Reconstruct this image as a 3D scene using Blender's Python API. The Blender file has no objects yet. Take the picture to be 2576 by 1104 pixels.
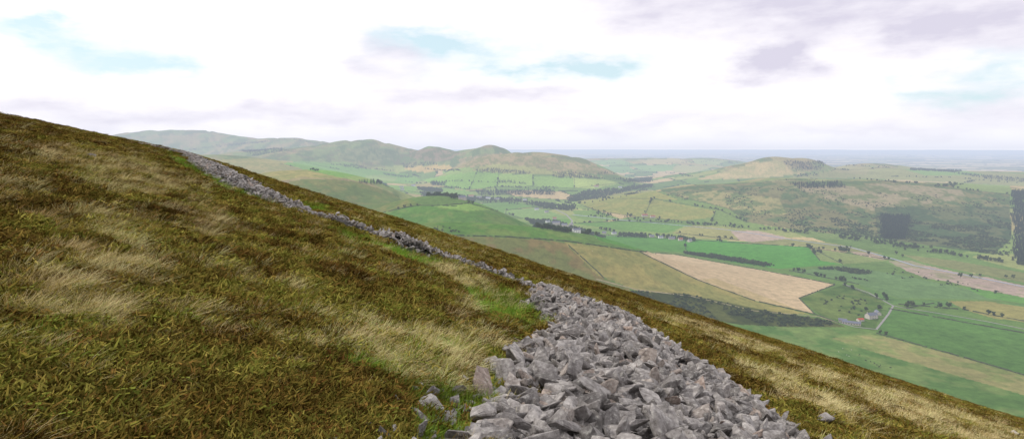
import bpy, math, random, time
import numpy as np
from mathutils import Vector
random.seed(4); rng=np.random.default_rng(7)
sc=bpy.context.scene
F=1535.0; CU=1288.0; CV=372.0   # lens constant (image units), principal bearing, horizon

def lin(c):
    c=np.array(c,dtype=float)/255.0
    return np.where(c<=0.04045,c/12.92,((c+0.055)/1.055)**2.4)

# ------------------------------------------------------------ noise
def _h(i,j,s):
    v=np.sin(i*127.1+j*311.7+s*74.7)*43758.5453
    return v-np.floor(v)
def vn(x,y,s=0):
    xi=np.floor(x); yi=np.floor(y); fx=x-xi; fy=y-yi
    fx=fx*fx*(3-2*fx); fy=fy*fy*(3-2*fy)
    a=_h(xi,yi,s); b=_h(xi+1,yi,s); c=_h(xi,yi+1,s); d=_h(xi+1,yi+1,s)
    return (a*(1-fx)+b*fx)*(1-fy)+(c*(1-fx)+d*fx)*fy
def fbm(x,y,o=4,s=0):
    t=0; a=0.5; n=0
    for k in range(o):
        t=t+a*vn(x,y,s+k*3); n+=a; a*=0.5; x=x*2.03+17.3; y=y*2.03-9.1
    return t/n
def sst(a,b,x):
    t=np.clip((x-a)/(b-a),0,1); return t*t*(3-2*t)

# ------------------------------------------------------------ terrain heights (metres, eye level = 0)
def near_z(x,y):
    r2=x*x+y*y; r=np.sqrt(r2)
    w=-x-0.55*y
    sw=0.5*(w+np.sqrt(w*w+60.0))-0.5*math.sqrt(60.0)
    z=-1.7-0.32*x-0.172*y-1.0e-5*r2-0.12*sw-1e-4*np.maximum(0,r-400)**2
    amp=np.clip(r*0.007,0,1.6)
    z=z+amp*(fbm(x/22.0,y/22.0,3,5)-0.5)*1.2
    z=z+np.clip(r*0.02,0,0.25)*(fbm(x/1.7,y/1.7,3,11)-0.5)
    return z
FLOOR=-280.0
def hill(u,v,depth,sx,sy):
    return ((u-CU)/F*depth,depth,-(v-CV)/F*depth-FLOOR,sx,sy)
HILLS=[
 hill(470,333,7600,800,900), hill(330,345,7400,700,800), hill(600,351,7400,700,700), hill(700,351,7000,600,700),hill(800,361,7000,500,700),
 hill(935,358,5600,330,600), hill(860,369,5500,380,500), hill(760,378,5000,520,600), hill(640,380,5200,500,500),
 hill(1010,375,5500,300,500), hill(1095,366,5300,210,420), hill(1170,382,5100,240,400), hill(1240,366,4900,230,330),
 hill(1320,378,4300,320,430), hill(1440,401,4200,260,420), hill(1210,400,4250,220,380),
 hill(560,398,3500,620,620), hill(420,390,3900,700,800),
 hill(835,447,1950,250,330), hill(700,440,2000,330,380),
 hill(1150,514,1560,175,200), hill(1050,508,1620,180,220),
 hill(1230,592,1210,260,130), hill(1080,580,1220,260,160), hill(1420,606,1230,190,120),
 hill(1760,470,2800,230,330), hill(1950,455,2750,300,380), hill(2180,452,2700,380,400), hill(2420,468,2650,360,400), hill(2700,470,2700,500,420),
 hill(1620,492,2700,190,260),
 hill(1900,424,4400,500,650), hill(2200,424,4300,600,800), hill(2520,432,4200,700,800), hill(2200,413,4900,400,300),
 hill(1945,401,4200,210,300), hill(2020,404,4250,190,300), hill(1850,424,4200,180,280),
 hill(1640,398,7600,700,900), hill(1500,400,8200,600,700), hill(1780,399,7800,500,600),
]
def valley_z(x,y):
    acc=np.zeros_like(x)
    for (cx,cy,h,sx,sy) in HILLS:
        dx=(x-cx)/sx; dy=(y-cy)/sy
        acc+= h**4*np.exp(-2.0*(dx*dx+dy*dy))
    hh=acc**0.25
    r=np.sqrt(x*x+y*y)
    und=(fbm(x/420,y/420,3,21)-0.5)
    ridg=np.abs(fbm(x/260+3,y/420,2,35)-0.5)
    z=FLOOR+hh+und*(6+hh*0.11)+(fbm(x/130,y/130,2,31)-0.5)*(1.0+hh*0.035)-(0.09-np.minimum(ridg,.09))*hh*.40*sst(60,160,hh)
    z=z+sst(9000,16000,r)*(fbm(x/2600,y/2600,3,41)-0.45)*110
    return z

def survey(pts,fn,dz=0.0,ymin=2.0,ymax=60000.0):
    """sight-lines from the summit cairn to the ground: returns map positions on the terrain"""
    out=[]
    pts=np.array(pts,float)
    ys=np.exp(np.linspace(math.log(ymin),math.log(ymax),620))
    T=(pts[:,0]-CU)/F; S_=-(pts[:,1]-CV)/F
    for c0 in range(0,len(pts),400):
        t=T[c0:c0+400,None]; s=S_[c0:c0+400,None]; yy=np.broadcast_to(ys[None,:],(t.shape[0],len(ys)))
        g=fn(t*yy,yy.copy())+dz-s*yy
        k=np.argmax(g>0,axis=1)
        for i in range(t.shape[0]):
            kk=k[i]
            if g[i,kk]<=0: y=ys[int(np.argmax(g[i]/ys))]
            elif kk==0: y=ys[0]
            else:
                a,b=g[i,kk-1],g[i,kk]; y=ys[kk-1]+(ys[kk]-ys[kk-1])*(-a/(b-a))
            out.append((t[i,0]*y,y))
    return np.array(out)
def dens(pts,n=5,closed=True):
    o=[]; m=len(pts)
    for i in range(m if closed else m-1):
        a=pts[i]; b=pts[(i+1)%m]
        for k in range(n): o.append((a[0]+(b[0]-a[0])*k/n,a[1]+(b[1]-a[1])*k/n))
    if not closed: o.append(pts[-1])
    return o
def inpoly(px,py,poly):
    res=np.zeros(px.shape,bool)
    x0,y0=poly.min(0); x1,y1=poly.max(0)
    sel=np.where((px>=x0)&(px<=x1)&(py>=y0)&(py<=y1))[0]
    if len(sel)==0: return res
    X=px[sel]; Y=py[sel]; c=np.zeros(len(sel),bool); n=len(poly)
    for i in range(n):
        xa,ya=poly[i]; xb,yb=poly[(i+1)%n]
        if ya==yb: continue
        cond=((ya>Y)!=(yb>Y))
        c^=cond&(X<(xb-xa)*(Y-ya)/(yb-ya)+xa)
    res[sel]=c
    return res
VP=lambda pts:survey(dens(pts),valley_z,0,450)
NP=lambda pts:survey(dens(pts),near_z,0,1.5,900)

# ------------------------------------------------------------ material helpers
def N(nt,t,**k):
    n=nt.nodes.new(t)
    for a,v in k.items(): setattr(n,a,v)
    return n
# distance haze painted into surface shaders as emission, growing with distance from the hilltop
hg=bpy.data.node_groups.new('painted_haze','ShaderNodeTree')
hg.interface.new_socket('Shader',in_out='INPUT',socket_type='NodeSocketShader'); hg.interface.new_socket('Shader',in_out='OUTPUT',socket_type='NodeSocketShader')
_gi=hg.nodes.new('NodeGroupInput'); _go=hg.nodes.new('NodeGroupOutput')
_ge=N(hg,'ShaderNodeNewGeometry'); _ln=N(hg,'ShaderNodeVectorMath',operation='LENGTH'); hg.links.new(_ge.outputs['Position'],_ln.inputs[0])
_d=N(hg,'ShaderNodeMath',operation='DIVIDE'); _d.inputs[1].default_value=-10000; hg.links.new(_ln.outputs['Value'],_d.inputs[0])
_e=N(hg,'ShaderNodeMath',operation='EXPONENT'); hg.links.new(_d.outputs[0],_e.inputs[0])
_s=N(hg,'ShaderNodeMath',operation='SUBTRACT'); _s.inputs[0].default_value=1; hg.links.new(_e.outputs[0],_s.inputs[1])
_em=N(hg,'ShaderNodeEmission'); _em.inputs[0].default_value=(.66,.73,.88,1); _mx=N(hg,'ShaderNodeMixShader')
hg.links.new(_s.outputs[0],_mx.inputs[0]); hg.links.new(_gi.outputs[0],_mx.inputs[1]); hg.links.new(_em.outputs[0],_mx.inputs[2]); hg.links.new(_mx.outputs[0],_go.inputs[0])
def mat(name,haze=True):
    m=bpy.data.materials.new(name); m.use_nodes=True
    nt=m.node_tree; nt.nodes.clear()
    out=nt.nodes.new('ShaderNodeOutputMaterial'); b=nt.nodes.new('ShaderNodeBsdfPrincipled')
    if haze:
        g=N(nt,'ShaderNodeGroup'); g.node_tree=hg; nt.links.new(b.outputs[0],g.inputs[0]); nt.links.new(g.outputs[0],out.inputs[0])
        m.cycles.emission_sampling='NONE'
    else: nt.links.new(b.outputs[0],out.inputs[0])
    b.inputs['Roughness'].default_value=0.9
    b.inputs['Specular IOR Level'].default_value=0.15
    return m,nt,b,out
def noise_fac(nt,scale,detail=5,coord='Object',rough=0.6):
    tc=N(nt,'ShaderNodeTexCoord'); n=N(nt,'ShaderNodeTexNoise'); n.inputs['Scale'].default_value=scale
    n.inputs['Detail'].default_value=detail; n.inputs['Roughness'].default_value=rough
    nt.links.new(tc.outputs[coord],n.inputs['Vector']); return n.outputs['Fac']
def mixc(nt,f,a,b,blend='MIX'):
    m=N(nt,'ShaderNodeMix',data_type='RGBA',blend_type=blend)
    for s,v in ((m.inputs[0],f),(m.inputs[6],a),(m.inputs[7],b)):
        if hasattr(v,'is_linked'): nt.links.new(v,s)
        elif isinstance(v,(int,float)): s.default_value=v
        else: s.default_value=(*v,1)
    return m.outputs[2]
def ramp(nt,f,stops):
    r=N(nt,'ShaderNodeValToRGB'); el=r.color_ramp.elements
    while len(el)<len(stops): el.new(0.5)
    for e,(p,c) in zip(el,stops): e.position=p; e.color=(*c,1) if len(c)==3 else c
    nt.links.new(f,r.inputs[0]); return r.outputs[0]
def simple(name,c,scale=1.0,var=0.25,rough=0.9,haze=True):
    m,nt,b,o=mat(name,haze)
    c=np.array(c)
    f=noise_fac(nt,scale,3)
    col=ramp(nt,f,[(0.3,tuple(c*(1-var))),(0.7,tuple(np.minimum(c*(1+var),1)))])
    nt.links.new(col,b.inputs['Base Color']); b.inputs['Roughness'].default_value=rough
    return m
def bump(nt,b,f,strength,dist):
    bp=N(nt,'ShaderNodeBump'); bp.inputs['Strength'].default_value=strength; bp.inputs['Distance'].default_value=dist
    nt.links.new(f,bp.inputs['Height']); nt.links.new(bp.outputs[0],b.inputs['Normal'])

# ------------------------------------------------------------ mesh helpers
def fastmesh(name,V,Q,col=None,smooth=True):
    me=bpy.data.meshes.new(name)
    me.vertices.add(len(V)); me.vertices.foreach_set('co',np.asarray(V,np.float32).ravel())
    Q=np.asarray(Q,np.int32); n,k=Q.shape
    me.loops.add(n*k); me.loops.foreach_set('vertex_index',Q.ravel())
    me.polygons.add(n); me.polygons.foreach_set('loop_start',np.arange(0,n*k,k,dtype=np.int32))
    me.polygons.foreach_set('loop_total',np.full(n,k,np.int32))
    me.polygons.foreach_set('use_smooth',np.full(n,smooth))
    me.update(calc_edges=True)
    if col is not None:
        a=me.color_attributes.new('Col','FLOAT_COLOR','POINT')
        c=np.ones((len(V),4),np.float32); c[:,:3]=col; a.data.foreach_set('color',c.ravel())
    return me
def obj(name,me,m=None,parent=None,coll=None):
    o=bpy.data.objects.new(name,me)
    (coll or sc.collection).objects.link(o)
    if m is not None:
        for mm in (m if isinstance(m,list) else [m]): me.materials.append(mm)
    if parent: o.parent=parent
    return o
def gridfaces(nr,nc):
    i=np.arange(nr-1)[:,None]*nc+np.arange(nc-1)[None,:]
    return np.stack([i,i+1,i+nc+1,i+nc],-1).reshape(-1,4)

# ============================================================ VALLEY
ncol=1250; nrow=760
ang=np.radians(np.linspace(-52,52,ncol))
q=np.linspace((1/430.)**0.62,(1/95000.)**0.62,nrow); rr=(1/q)**(1/0.62)
R,A=np.meshgrid(rr,ang,indexing='ij')
X=(R*np.sin(A)).ravel(); Y=(R*np.cos(A)).ravel()
Z=valley_z(X,Y); RR=np.sqrt(X*X+Y*Y)

def voro(x,y,size,s):
    gx=x/size+(fbm(x/900,y/900,2,3)-.5)*1.2; gy=y/size*1.3
    xi=np.floor(gx); yi=np.floor(gy)
    d1=np.full(x.shape,9.); d2=np.full(x.shape,9.); hid=np.zeros(x.shape)
    for i in(-1,0,1):
        for j in(-1,0,1):
            cx=xi+i; cy=yi+j
            d=np.maximum(np.abs(gx-cx-.2-.6*_h(cx,cy,s)),np.abs(gy-cy-.2-.6*_h(cx,cy,s+1)))
            hh=_h(cx,cy,s+2); nb=d<d1
            d2=np.where(nb,d1,np.minimum(d2,d)); hid=np.where(nb,hh,hid); d1=np.where(nb,d,d1)
    return hid,d2-d1
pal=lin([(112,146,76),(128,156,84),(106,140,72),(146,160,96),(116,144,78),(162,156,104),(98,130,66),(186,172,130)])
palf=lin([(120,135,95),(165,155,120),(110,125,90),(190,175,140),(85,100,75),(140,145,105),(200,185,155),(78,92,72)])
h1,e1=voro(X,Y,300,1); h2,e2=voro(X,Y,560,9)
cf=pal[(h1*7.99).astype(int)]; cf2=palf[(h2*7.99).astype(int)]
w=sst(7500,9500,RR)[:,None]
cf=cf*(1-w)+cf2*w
edge=np.where(RR>8000,(e2<0.06),(e1<0.035)&(RR>2500))
cf=np.where(edge[:,None],lin((60,80,50)),cf)
n1=fbm(X/190,Y/190,5,51)[:,None]; n2=fbm(X/55,Y/55,4,61)[:,None]; n3=fbm(X/18,Y/18,3,71)[:,None]; n4=fbm(X/90+9,Y/240,4,66)[:,None]
moor=lin((126,148,88))*(1-sst(.42,.62,n1))+lin((156,150,104))*sst(.42,.62,n1)
moor=moor*(1-0.75*sst(.50,.60,n4))+lin((88,116,68))*0.75*sst(.50,.60,n4)
k_=sst(.58,.66,n2)*.4; moor=moor*(1-k_)+lin((118,100,86))*k_
hm=sst(-175,-140,Z+(n1[:,0]-.5)*70)[:,None]*(RR<9000)[:,None]
COL=cf*(1-hm)+moor*hm
near=(RR<1700)[:,None]
COL=np.where(near,lin((98,132,66)),COL)
COL=COL*(0.86+0.28*n2)

def paint(pts,c,mott=0.12,c2=None,th=.5,blend=1.0,jit=0):
    poly=VP(pts)
    xx,yy=X,Y
    if jit: xx=X+(fbm(X/60,Y/60,3,77)-.5)*jit; yy=Y+(fbm(X/60,Y/60,3,78)-.5)*jit
    m=inpoly(xx,yy,poly)&(np.abs(RR)<30000)
    base=np.tile(lin(c),(m.sum(),1))
    if c2 is not None:
        k=sst(th-.07,th+.07,0.6*n2[m]+0.4*n3[m]); base=base*(1-k)+lin(c2)*k
    base=base*(1-mott+2*mott*n2[m])*(1-mott*.7+1.4*mott*n3[m])*(.82+.36*n1[m])
    COL[m]=COL[m]*(1-blend)+base*blend
# hill faces
paint([(1150,400),(1250,386),(1320,388),(1440,404),(1520,425),(1560,442),(1400,432),(1340,420),(1240,412),(1170,425)],(164,152,110),.2,(122,128,78),.5)
paint([(1030,380),(1095,372),(1160,386),(1130,400),(1080,408),(1030,395)],(150,138,108),.2,(104,114,72),.5)
paint([(860,380),(935,368),(1000,382),(1010,400),(920,408),(850,400)],(132,146,96),.2,(96,118,70),.5)
# left slopes
paint([(545,402),(640,398),(760,408),(880,432),(860,450),(760,445),(690,458),(610,432)],(166,162,98),.15,(138,144,82))
paint([(712,412),(760,405),(840,412),(935,424),(1020,437),(1060,452),(1040,462),(930,460),(850,445),(790,432)],(116,164,72),.06)
paint([(790,408),(880,408),(905,420),(850,418)],(130,168,84),.05)
paint([(860,445),(960,440),(1000,448),(990,458),(900,456)],(138,168,88),.05)
paint([(930,425),(1010,415),(1030,430),(1000,436)],(152,170,95),.05)
paint([(1010,424),(1075,416),(1130,415),(1140,425),(1060,434)],(192,174,108),.06)
paint([(1110,430),(1180,420),(1210,432),(1130,445)],(134,164,86),.06)
paint([(1062,452),(1130,440),(1200,431),(1260,437),(1250,470),(1170,478),(1085,462)],(126,172,76),.05)
paint([(1255,437),(1340,440),(1340,468),(1250,470)],(140,178,86),.05)
paint([(1342,444),(1440,446),(1445,472),(1345,470)],(130,170,82),.05)
paint([(1442,448),(1530,452),(1560,460),(1500,474),(1445,474)],(156,182,98),.05)
paint([(1180,428),(1240,412),(1340,420),(1400,432),(1530,446),(1440,445),(1340,436),(1250,435)],(156,164,96),.08)
paint([(1090,470),(1180,480),(1190,498),(1100,488)],(122,164,78),.05)
paint([(960,464),(1060,470),(1040,482),(1090,494),(1000,478)],(124,168,76),.06)
# hill humps on left of glen
paint([(705,462),(760,452),(840,451),(900,458),(960,476),(1070,518),(1075,522),(1030,528),(930,540),(840,510),(760,480)],(98,122,58),.18,(114,122,64),.55)
paint([(955,535),(1045,517),(1150,519),(1230,534),(1340,565),(1440,592),(1480,604),(1380,600),(1200,588),(1120,592),(1030,562)],(88,134,50),.12,(106,136,62))
paint([(1135,595),(1230,596),(1300,598),(1420,610),(1500,690),(1600,735),(1500,720),(1400,700),(1280,668)],(134,124,76),.18,(112,122,66))
paint([(1420,609),(1520,620),(1610,634),(1750,700),(1900,757),(2040,790),(1900,786),(1740,748),(1600,730),(1500,690)],(156,152,90),.13,(134,138,80))
paint([(1607,633),(1700,641),(1850,668),(1980,690),(2100,716),(2010,750),(2048,789),(1900,755),(1750,702)],(192,176,144),.06)
paint([(1760,702),(1800,700),(2010,778),(2040,786),(1900,756)],(182,168,126),.05)
paint([(2013,750),(2120,716),(2185,738),(2225,762),(2200,832),(2120,812),(2060,790)],(80,112,50),.2,(98,120,60))
paint([(1580,731),(1720,738),(1900,775),(2085,806),(2130,822),(1980,822),(1850,815),(1740,792),(1600,750)],(68,82,42),.2,(86,96,50))
paint([(1490,590),(1600,592),(1720,602),(1724,634),(1600,628),(1510,606)],(86,142,58),.05)
paint([(1720,602),(1880,608),(2035,622),(2062,655),(2118,664),(1960,676),(1850,661),(1725,634)],(80,148,54),.05)
paint([(2040,624),(2150,640),(2245,655),(2120,664),(2064,655)],(124,144,84),.08)
paint([(1830,582),(1900,579),(1975,596),(1965,612),(1880,608),(1850,600)],(180,166,152),.12,jit=18)
paint([(2235,657),(2290,655),(2400,682),(2500,702),(2600,722),(2600,752),(2440,722),(2340,700),(2280,685)],(172,158,148),.14,(140,142,112),.50,jit=34)
paint([(2110,622),(2170,632),(2240,650),(2220,654),(2150,640)],(165,152,134),.1,jit=10)
paint([(1690,586),(1745,566),(1830,574),(1860,604),(1760,601)],(152,156,98),.08)
paint([(1860,612),(1990,600),(2100,612),(2230,640),(2110,630),(2000,618)],(134,142,90),.12)
paint([(2270,640),(2400,655),(2600,690),(2600,715),(2440,685),(2320,660)],(128,138,86),.12)
paint([(1985,682),(2120,668),(2260,690),(2400,720),(2600,760),(2450,752),(2260,750),(2160,715)],(100,136,82),.1)
paint([(2420,720),(2600,752),(2600,768),(2480,748)],(94,146,64),.05)
paint([(2160,716),(2260,752),(2600,764),(2600,775),(2330,768),(2240,765)],(92,132,70),.06)
paint([(2385,757),(2480,757),(2600,775),(2600,812),(2500,800),(2430,780)],(142,142,84),.1)
paint([(2235,776),(2360,785),(2500,812),(2600,838),(2600,948),(2400,890),(2205,838)],(82,124,58),.09)
paint([(2100,836),(2210,842),(2400,893),(2600,950),(2600,1000),(2400,945),(2200,885),(2090,850)],(148,150,98),.14,(122,140,80))
paint([(1720,790),(1850,818),(2080,826),(2210,838),(2090,850),(2200,885),(2600,1000),(2600,1080),(2300,980),(2000,890)],(88,128,62),.16,(108,136,74))
# mid glen floor
paint([(1085,518),(1180,512),(1240,528),(1170,530)],(124,164,76),.05)
paint([(1185,512),(1300,508),(1345,520),(1250,530)],(104,148,70),.05)
paint([(1250,532),(1345,522),(1380,530),(1430,548),(1340,556)],(122,158,90),.05)
paint([(1350,552),(1430,550),(1440,560),(1380,568)],(102,150,66),.05)
paint([(1440,530),(1500,528),(1560,550),(1500,560),(1450,548)],(114,150,76),.05)
paint([(1440,562),(1560,556),(1700,562),(1730,566),(1680,586),(1560,578)],(100,146,66),.06)
paint([(1400,505),(1480,508),(1560,520),(1500,528),(1400,520)],(130,160,86),.05)
paint([(1450,508),(1500,492),(1580,482),(1640,478),(1700,500),(1810,528),(1810,545),(1720,555),(1620,548),(1500,530)],(152,156,84),.1,(134,146,76))
paint([(1640,500),(1760,506),(1830,525),(1880,560),(1980,575),(1900,580),(1780,560),(1800,530)],(114,144,74),.08)
paint([(1650,478),(1750,466),(1900,458),(2080,455),(2250,455),(2400,470),(2540,490),(2545,600),(2500,640),(2300,612),(2100,588),(1960,572),(1880,558),(1830,524),(1720,498)],(130,132,88),.25,(82,106,62),.49)
paint([(1990,470),(2250,462),(2420,478),(2430,500),(2200,530),(2080,500)],(154,148,116),.22,(102,116,72),.52)
paint([(1700,490),(1800,480),(1960,500),(1980,540),(1900,540),(1800,515)],(162,160,106),.2,(102,122,70),.50)
paint([(2200,520),(2540,520),(2545,600),(2500,640),(2300,612),(2210,600)],(102,114,74),.25,(64,88,54),.48)
paint([(2090,430),(2300,420),(2600,440),(2600,470),(2380,458),(2150,448),(1960,450)],(140,148,92),.1)
paint([(2270,425),(2420,428),(2480,440),(2330,442)],(118,156,80),.06)
paint([(2110,418),(2190,420),(2180,440),(2085,432)],(152,154,104),.08)
paint([(2385,460),(2540,466),(2548,490),(2400,474)],(130,156,90),.06)
paint([(1745,452),(1830,430),(1900,408),(1965,403),(1990,430),(2040,436),(1900,450)],(180,168,118),.08,(154,154,102))
for p,c in [([(1490,404),(1560,402),(1600,414),(1520,416)],(124,162,96)),([(1600,404),(1700,398),(1740,410),(1640,414)],(172,168,118)),
    ([(1740,400),(1830,404),(1800,416),(1750,412)],(152,170,108)),([(1590,418),(1700,414),(1690,430),(1620,432)],(128,164,96)),([(1700,416),(1800,418),(1740,436),(1690,432)],(158,164,106)),
    ([(1500,418),(1580,418),(1600,432),(1560,436)],(116,156,88))]:
    paint(p,c,.05)
lum=COL@np.array([.3,.6,.1]); COL=COL*.95+lum[:,None]*.05
COL*=np.array([1.05,.97,.93])
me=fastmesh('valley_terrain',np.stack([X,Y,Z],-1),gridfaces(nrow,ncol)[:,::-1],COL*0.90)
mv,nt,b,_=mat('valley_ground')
at=N(nt,'ShaderNodeAttribute',attribute_name='Col')
f=noise_fac(nt,0.07,8,rough=.78)
g=ramp(nt,f,[(0.3,(.62,.66,.62)),(0.7,(1.30,1.27,1.24))])
nt.links.new(mixc(nt,1.0,at.outputs['Color'],g,'MULTIPLY'),b.inputs['Base Color'])
b.inputs['Specular IOR Level'].default_value=0.0
bump(nt,b,f,.6,4.0)
obj('valley_terrain',me,mv)

# ============================================================ MOORLAND HILLSIDE
a1=np.linspace(-54,54,800); a2=np.linspace(54,306,140)[1:]
ang=np.radians(np.concatenate([a1,a2])); nc2=len(ang)
rr=np.exp(np.linspace(math.log(0.4),math.log(3200),520))
R,A=np.meshgrid(rr,ang,indexing='ij')
NX=(R*np.sin(A)).ravel(); NY=(R*np.cos(A)).ravel(); NZ=near_z(NX,NY)
gold_zones=[NP(p) for p in [
 [(-60,560),(100,520),(300,560),(420,640),(400,700),(330,740),(230,790),(120,860),(-60,920)],
 [(100,400),(420,430),(520,500),(400,510),(150,480)],[(400,540),(560,545),(620,590),(520,610),(420,590)],
 [(560,690),(650,705),(740,740),(710,775),(620,750)],[(460,640),(530,640),(520,665)],
 [(860,850),(960,830),(1130,850),(1260,870),(1270,920),(1180,990),(1000,970),(880,920)],
 [(1080,675),(1200,700),(1260,745),(1200,740)],[(900,675),(980,680),(970,695)],
 [(1540,765),(1750,815),(1900,870),(1850,880),(1700,840)],[(1900,890),(2200,980),(2420,1050),(2600,1110),(2600,1160),(2300,1100),(2000,960)],[(1760,880),(1900,930),(2100,1050),(2050,1060),(1900,990)],
 [(0,350),(200,380),(380,420),(300,430),(0,410)]]]
green_zones=[NP(p) for p in [
 [(780,850),(880,830),(1000,850),(1260,880),(1400,800),(1430,830),(1300,900),(1290,1010),(1200,1104),(1150,1200),(1000,1150),(960,1000),(800,900)],
 [(-60,790),(90,770),(230,740),(170,820),(60,880),(-60,930)],[(1150,690),(1300,750),(1400,800),(1330,840),(1240,830)],
 [(400,376),(470,395),(520,440),(620,495),(700,525),(620,505),(540,480),(450,430)],[(600,760),(700,780),(640,800)],[(690,500),(800,515),(830,535),(750,530)],[(760,560),(980,620),(1180,680),(1100,690),(940,640)]]]
purple_zones=[NP(p) for p in [
 [(1290,668),(1420,690),(1560,725),(1700,765),(1900,835),(2100,905),(2400,1000),(2300,990),(1940,880),(1760,830),(1540,760),(1380,715)],
 [(820,745),(1250,770),(1150,800),(800,800)],[(0,300),(200,335),(330,370),(200,360),(0,325)]]]
dark_zones=[NP(p) for p in [[(60,900),(250,850),(520,850),(800,930),(960,1040),(1050,1160),(-60,1200),(-60,960)],[(420,600),(700,650),(1000,720),(900,760),(700,720),(480,660)]]]
def zone(zs,x,y,r):
    j=np.clip(r*.06,.1,6)
    xx=x+(fbm(x/(j*2.2),y/(j*2.2),3,81)-.5)*j*2.8; yy=y+(fbm(x/(j*2.2),y/(j*2.2),3,83)-.5)*j*2.8
    m=np.zeros(x.shape,bool)
    for z in zs: m|=inpoly(xx,yy,z)
    return m
def moor_masks(x,y):
    r=np.sqrt(x*x+y*y)
    k=np.clip(r*.03,.5,8)
    L=np.log2(k); l0=np.floor(L); fr=L-l0
    def msn(s,mult=1.0):
        a=fbm(x/(2**l0*mult),y/(2**l0*mult),4,s); bb=fbm(x/(2**(l0+1)*mult),y/(2**(l0+1)*mult),4,s); return a*(1-fr)+bb*fr
    return zone(gold_zones,x,y,r),zone(green_zones,x,y,r),zone(purple_zones,x,y,r),msn(91),msn(97,3.2),msn(103,.8),zone(dark_zones,x,y,r)
G,E,Pz,m1,m2,m3,Dk=moor_masks(NX,NY)
c_br=lin((118,96,44)); c_dk=lin((76,62,30)); c_ol=lin((102,106,46)); c_gd=lin((190,172,122)); c_gr=lin((88,114,42)); c_pu=lin((84,54,42))
k=sst(.40,.60,m1)[:,None]; NC=c_dk*(1-k)+c_br*k
k=sst(.45,.58,m2)[:,None]*.8; NC=NC*(1-k)+c_ol*k
k=(Pz*sst(.35,.6,m2))[:,None]*.7; NC=NC*(1-k)+c_pu*k
k=(E*.85)[:,None]; NC=NC*(1-k)+c_gr*k
k=(G*sst(.42,.55,m3)*.75+ (~G)*sst(.58,.68,m3)*.4)[:,None]; NC=NC*(1-k)+c_gd*k
NC=NC*np.where(Dk,.85,1)[:,None]
me=fastmesh('moorland_hillside',np.stack([NX,NY,NZ],-1),gridfaces(520,nc2)[:,::-1],NC*0.78)
mm,nt,b,_=mat('moor_ground',False)
at=N(nt,'ShaderNodeAttribute',attribute_name='Col')
f=noise_fac(nt,9,8,rough=.8); f2=noise_fac(nt,.9,5,rough=.7)
g=ramp(nt,f,[(0.32,(.45,.42,.4)),(0.68,(1.5,1.45,1.3))]); g2=ramp(nt,f2,[(0.3,(.7,.7,.7)),(0.7,(1.3,1.3,1.3))])
c=mixc(nt,1.0,mixc(nt,1.0,at.outputs['Color'],g,'MULTIPLY'),g2,'MULTIPLY')
nt.links.new(c,b.inputs['Base Color']); bump(nt,b,f,.8,.06); b.inputs['Specular IOR Level'].default_value=0.0
obj('moorland_hillside',me,mm)

# ============================================================ SCATTER (geometry nodes)
def scatter(name,P,rot,scl,tint,coll,nvar):
    n=len(P); me=bpy.data.meshes.new(name); me.vertices.add(n)
    me.vertices.foreach_set('co',np.asarray(P,np.float32).ravel())
    me.attributes.new('rot','FLOAT_VECTOR','POINT').data.foreach_set('vector',np.asarray(rot,np.float32).ravel())
    me.attributes.new('scl','FLOAT_VECTOR','POINT').data.foreach_set('vector',np.asarray(scl,np.float32).ravel())
    me.attributes.new('tint','FLOAT','POINT').data.foreach_set('value',np.asarray(tint,np.float32).ravel())
    me.attributes.new('idx','INT','POINT').data.foreach_set('value',rng.integers(0,nvar,n).astype(np.int32))
    o=obj(name,me)
    ng=bpy.data.node_groups.new(name+'_nodes','GeometryNodeTree')
    ng.interface.new_socket('Geometry',in_out='INPUT',socket_type='NodeSocketGeometry')
    ng.interface.new_socket('Geometry',in_out='OUTPUT',socket_type='NodeSocketGeometry')
    gi=ng.nodes.new('NodeGroupInput'); go=ng.nodes.new('NodeGroupOutput'); ip=ng.nodes.new('GeometryNodeInstanceOnPoints')
    ci=ng.nodes.new('GeometryNodeCollectionInfo'); ci.inputs['Collection'].default_value=coll
    ci.inputs['Separate Children'].default_value=True; ci.inputs['Reset Children'].default_value=True
    def na(nm,t):
        a=ng.nodes.new('GeometryNodeInputNamedAttribute'); a.data_type=t; a.inputs['Name'].default_value=nm; return a.outputs['Attribute']
    er=ng.nodes.new('FunctionNodeEulerToRotation')
    l=ng.links.new
    l(gi.outputs[0],ip.inputs['Points']); l(ci.outputs[0],ip.inputs['Instance']); ip.inputs['Pick Instance'].default_value=True
    l(na('idx','INT'),ip.inputs['Instance Index']); l(na('rot','FLOAT_VECTOR'),er.inputs[0]); l(er.outputs[0],ip.inputs['Rotation'])
    l(na('scl','FLOAT_VECTOR'),ip.inputs['Scale']); l(ip.outputs[0],go.inputs[0])
    md=o.modifiers.new('instances','NODES'); md.node_group=ng
    return o
def newcoll(n): return bpy.data.collections.new(n)

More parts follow.
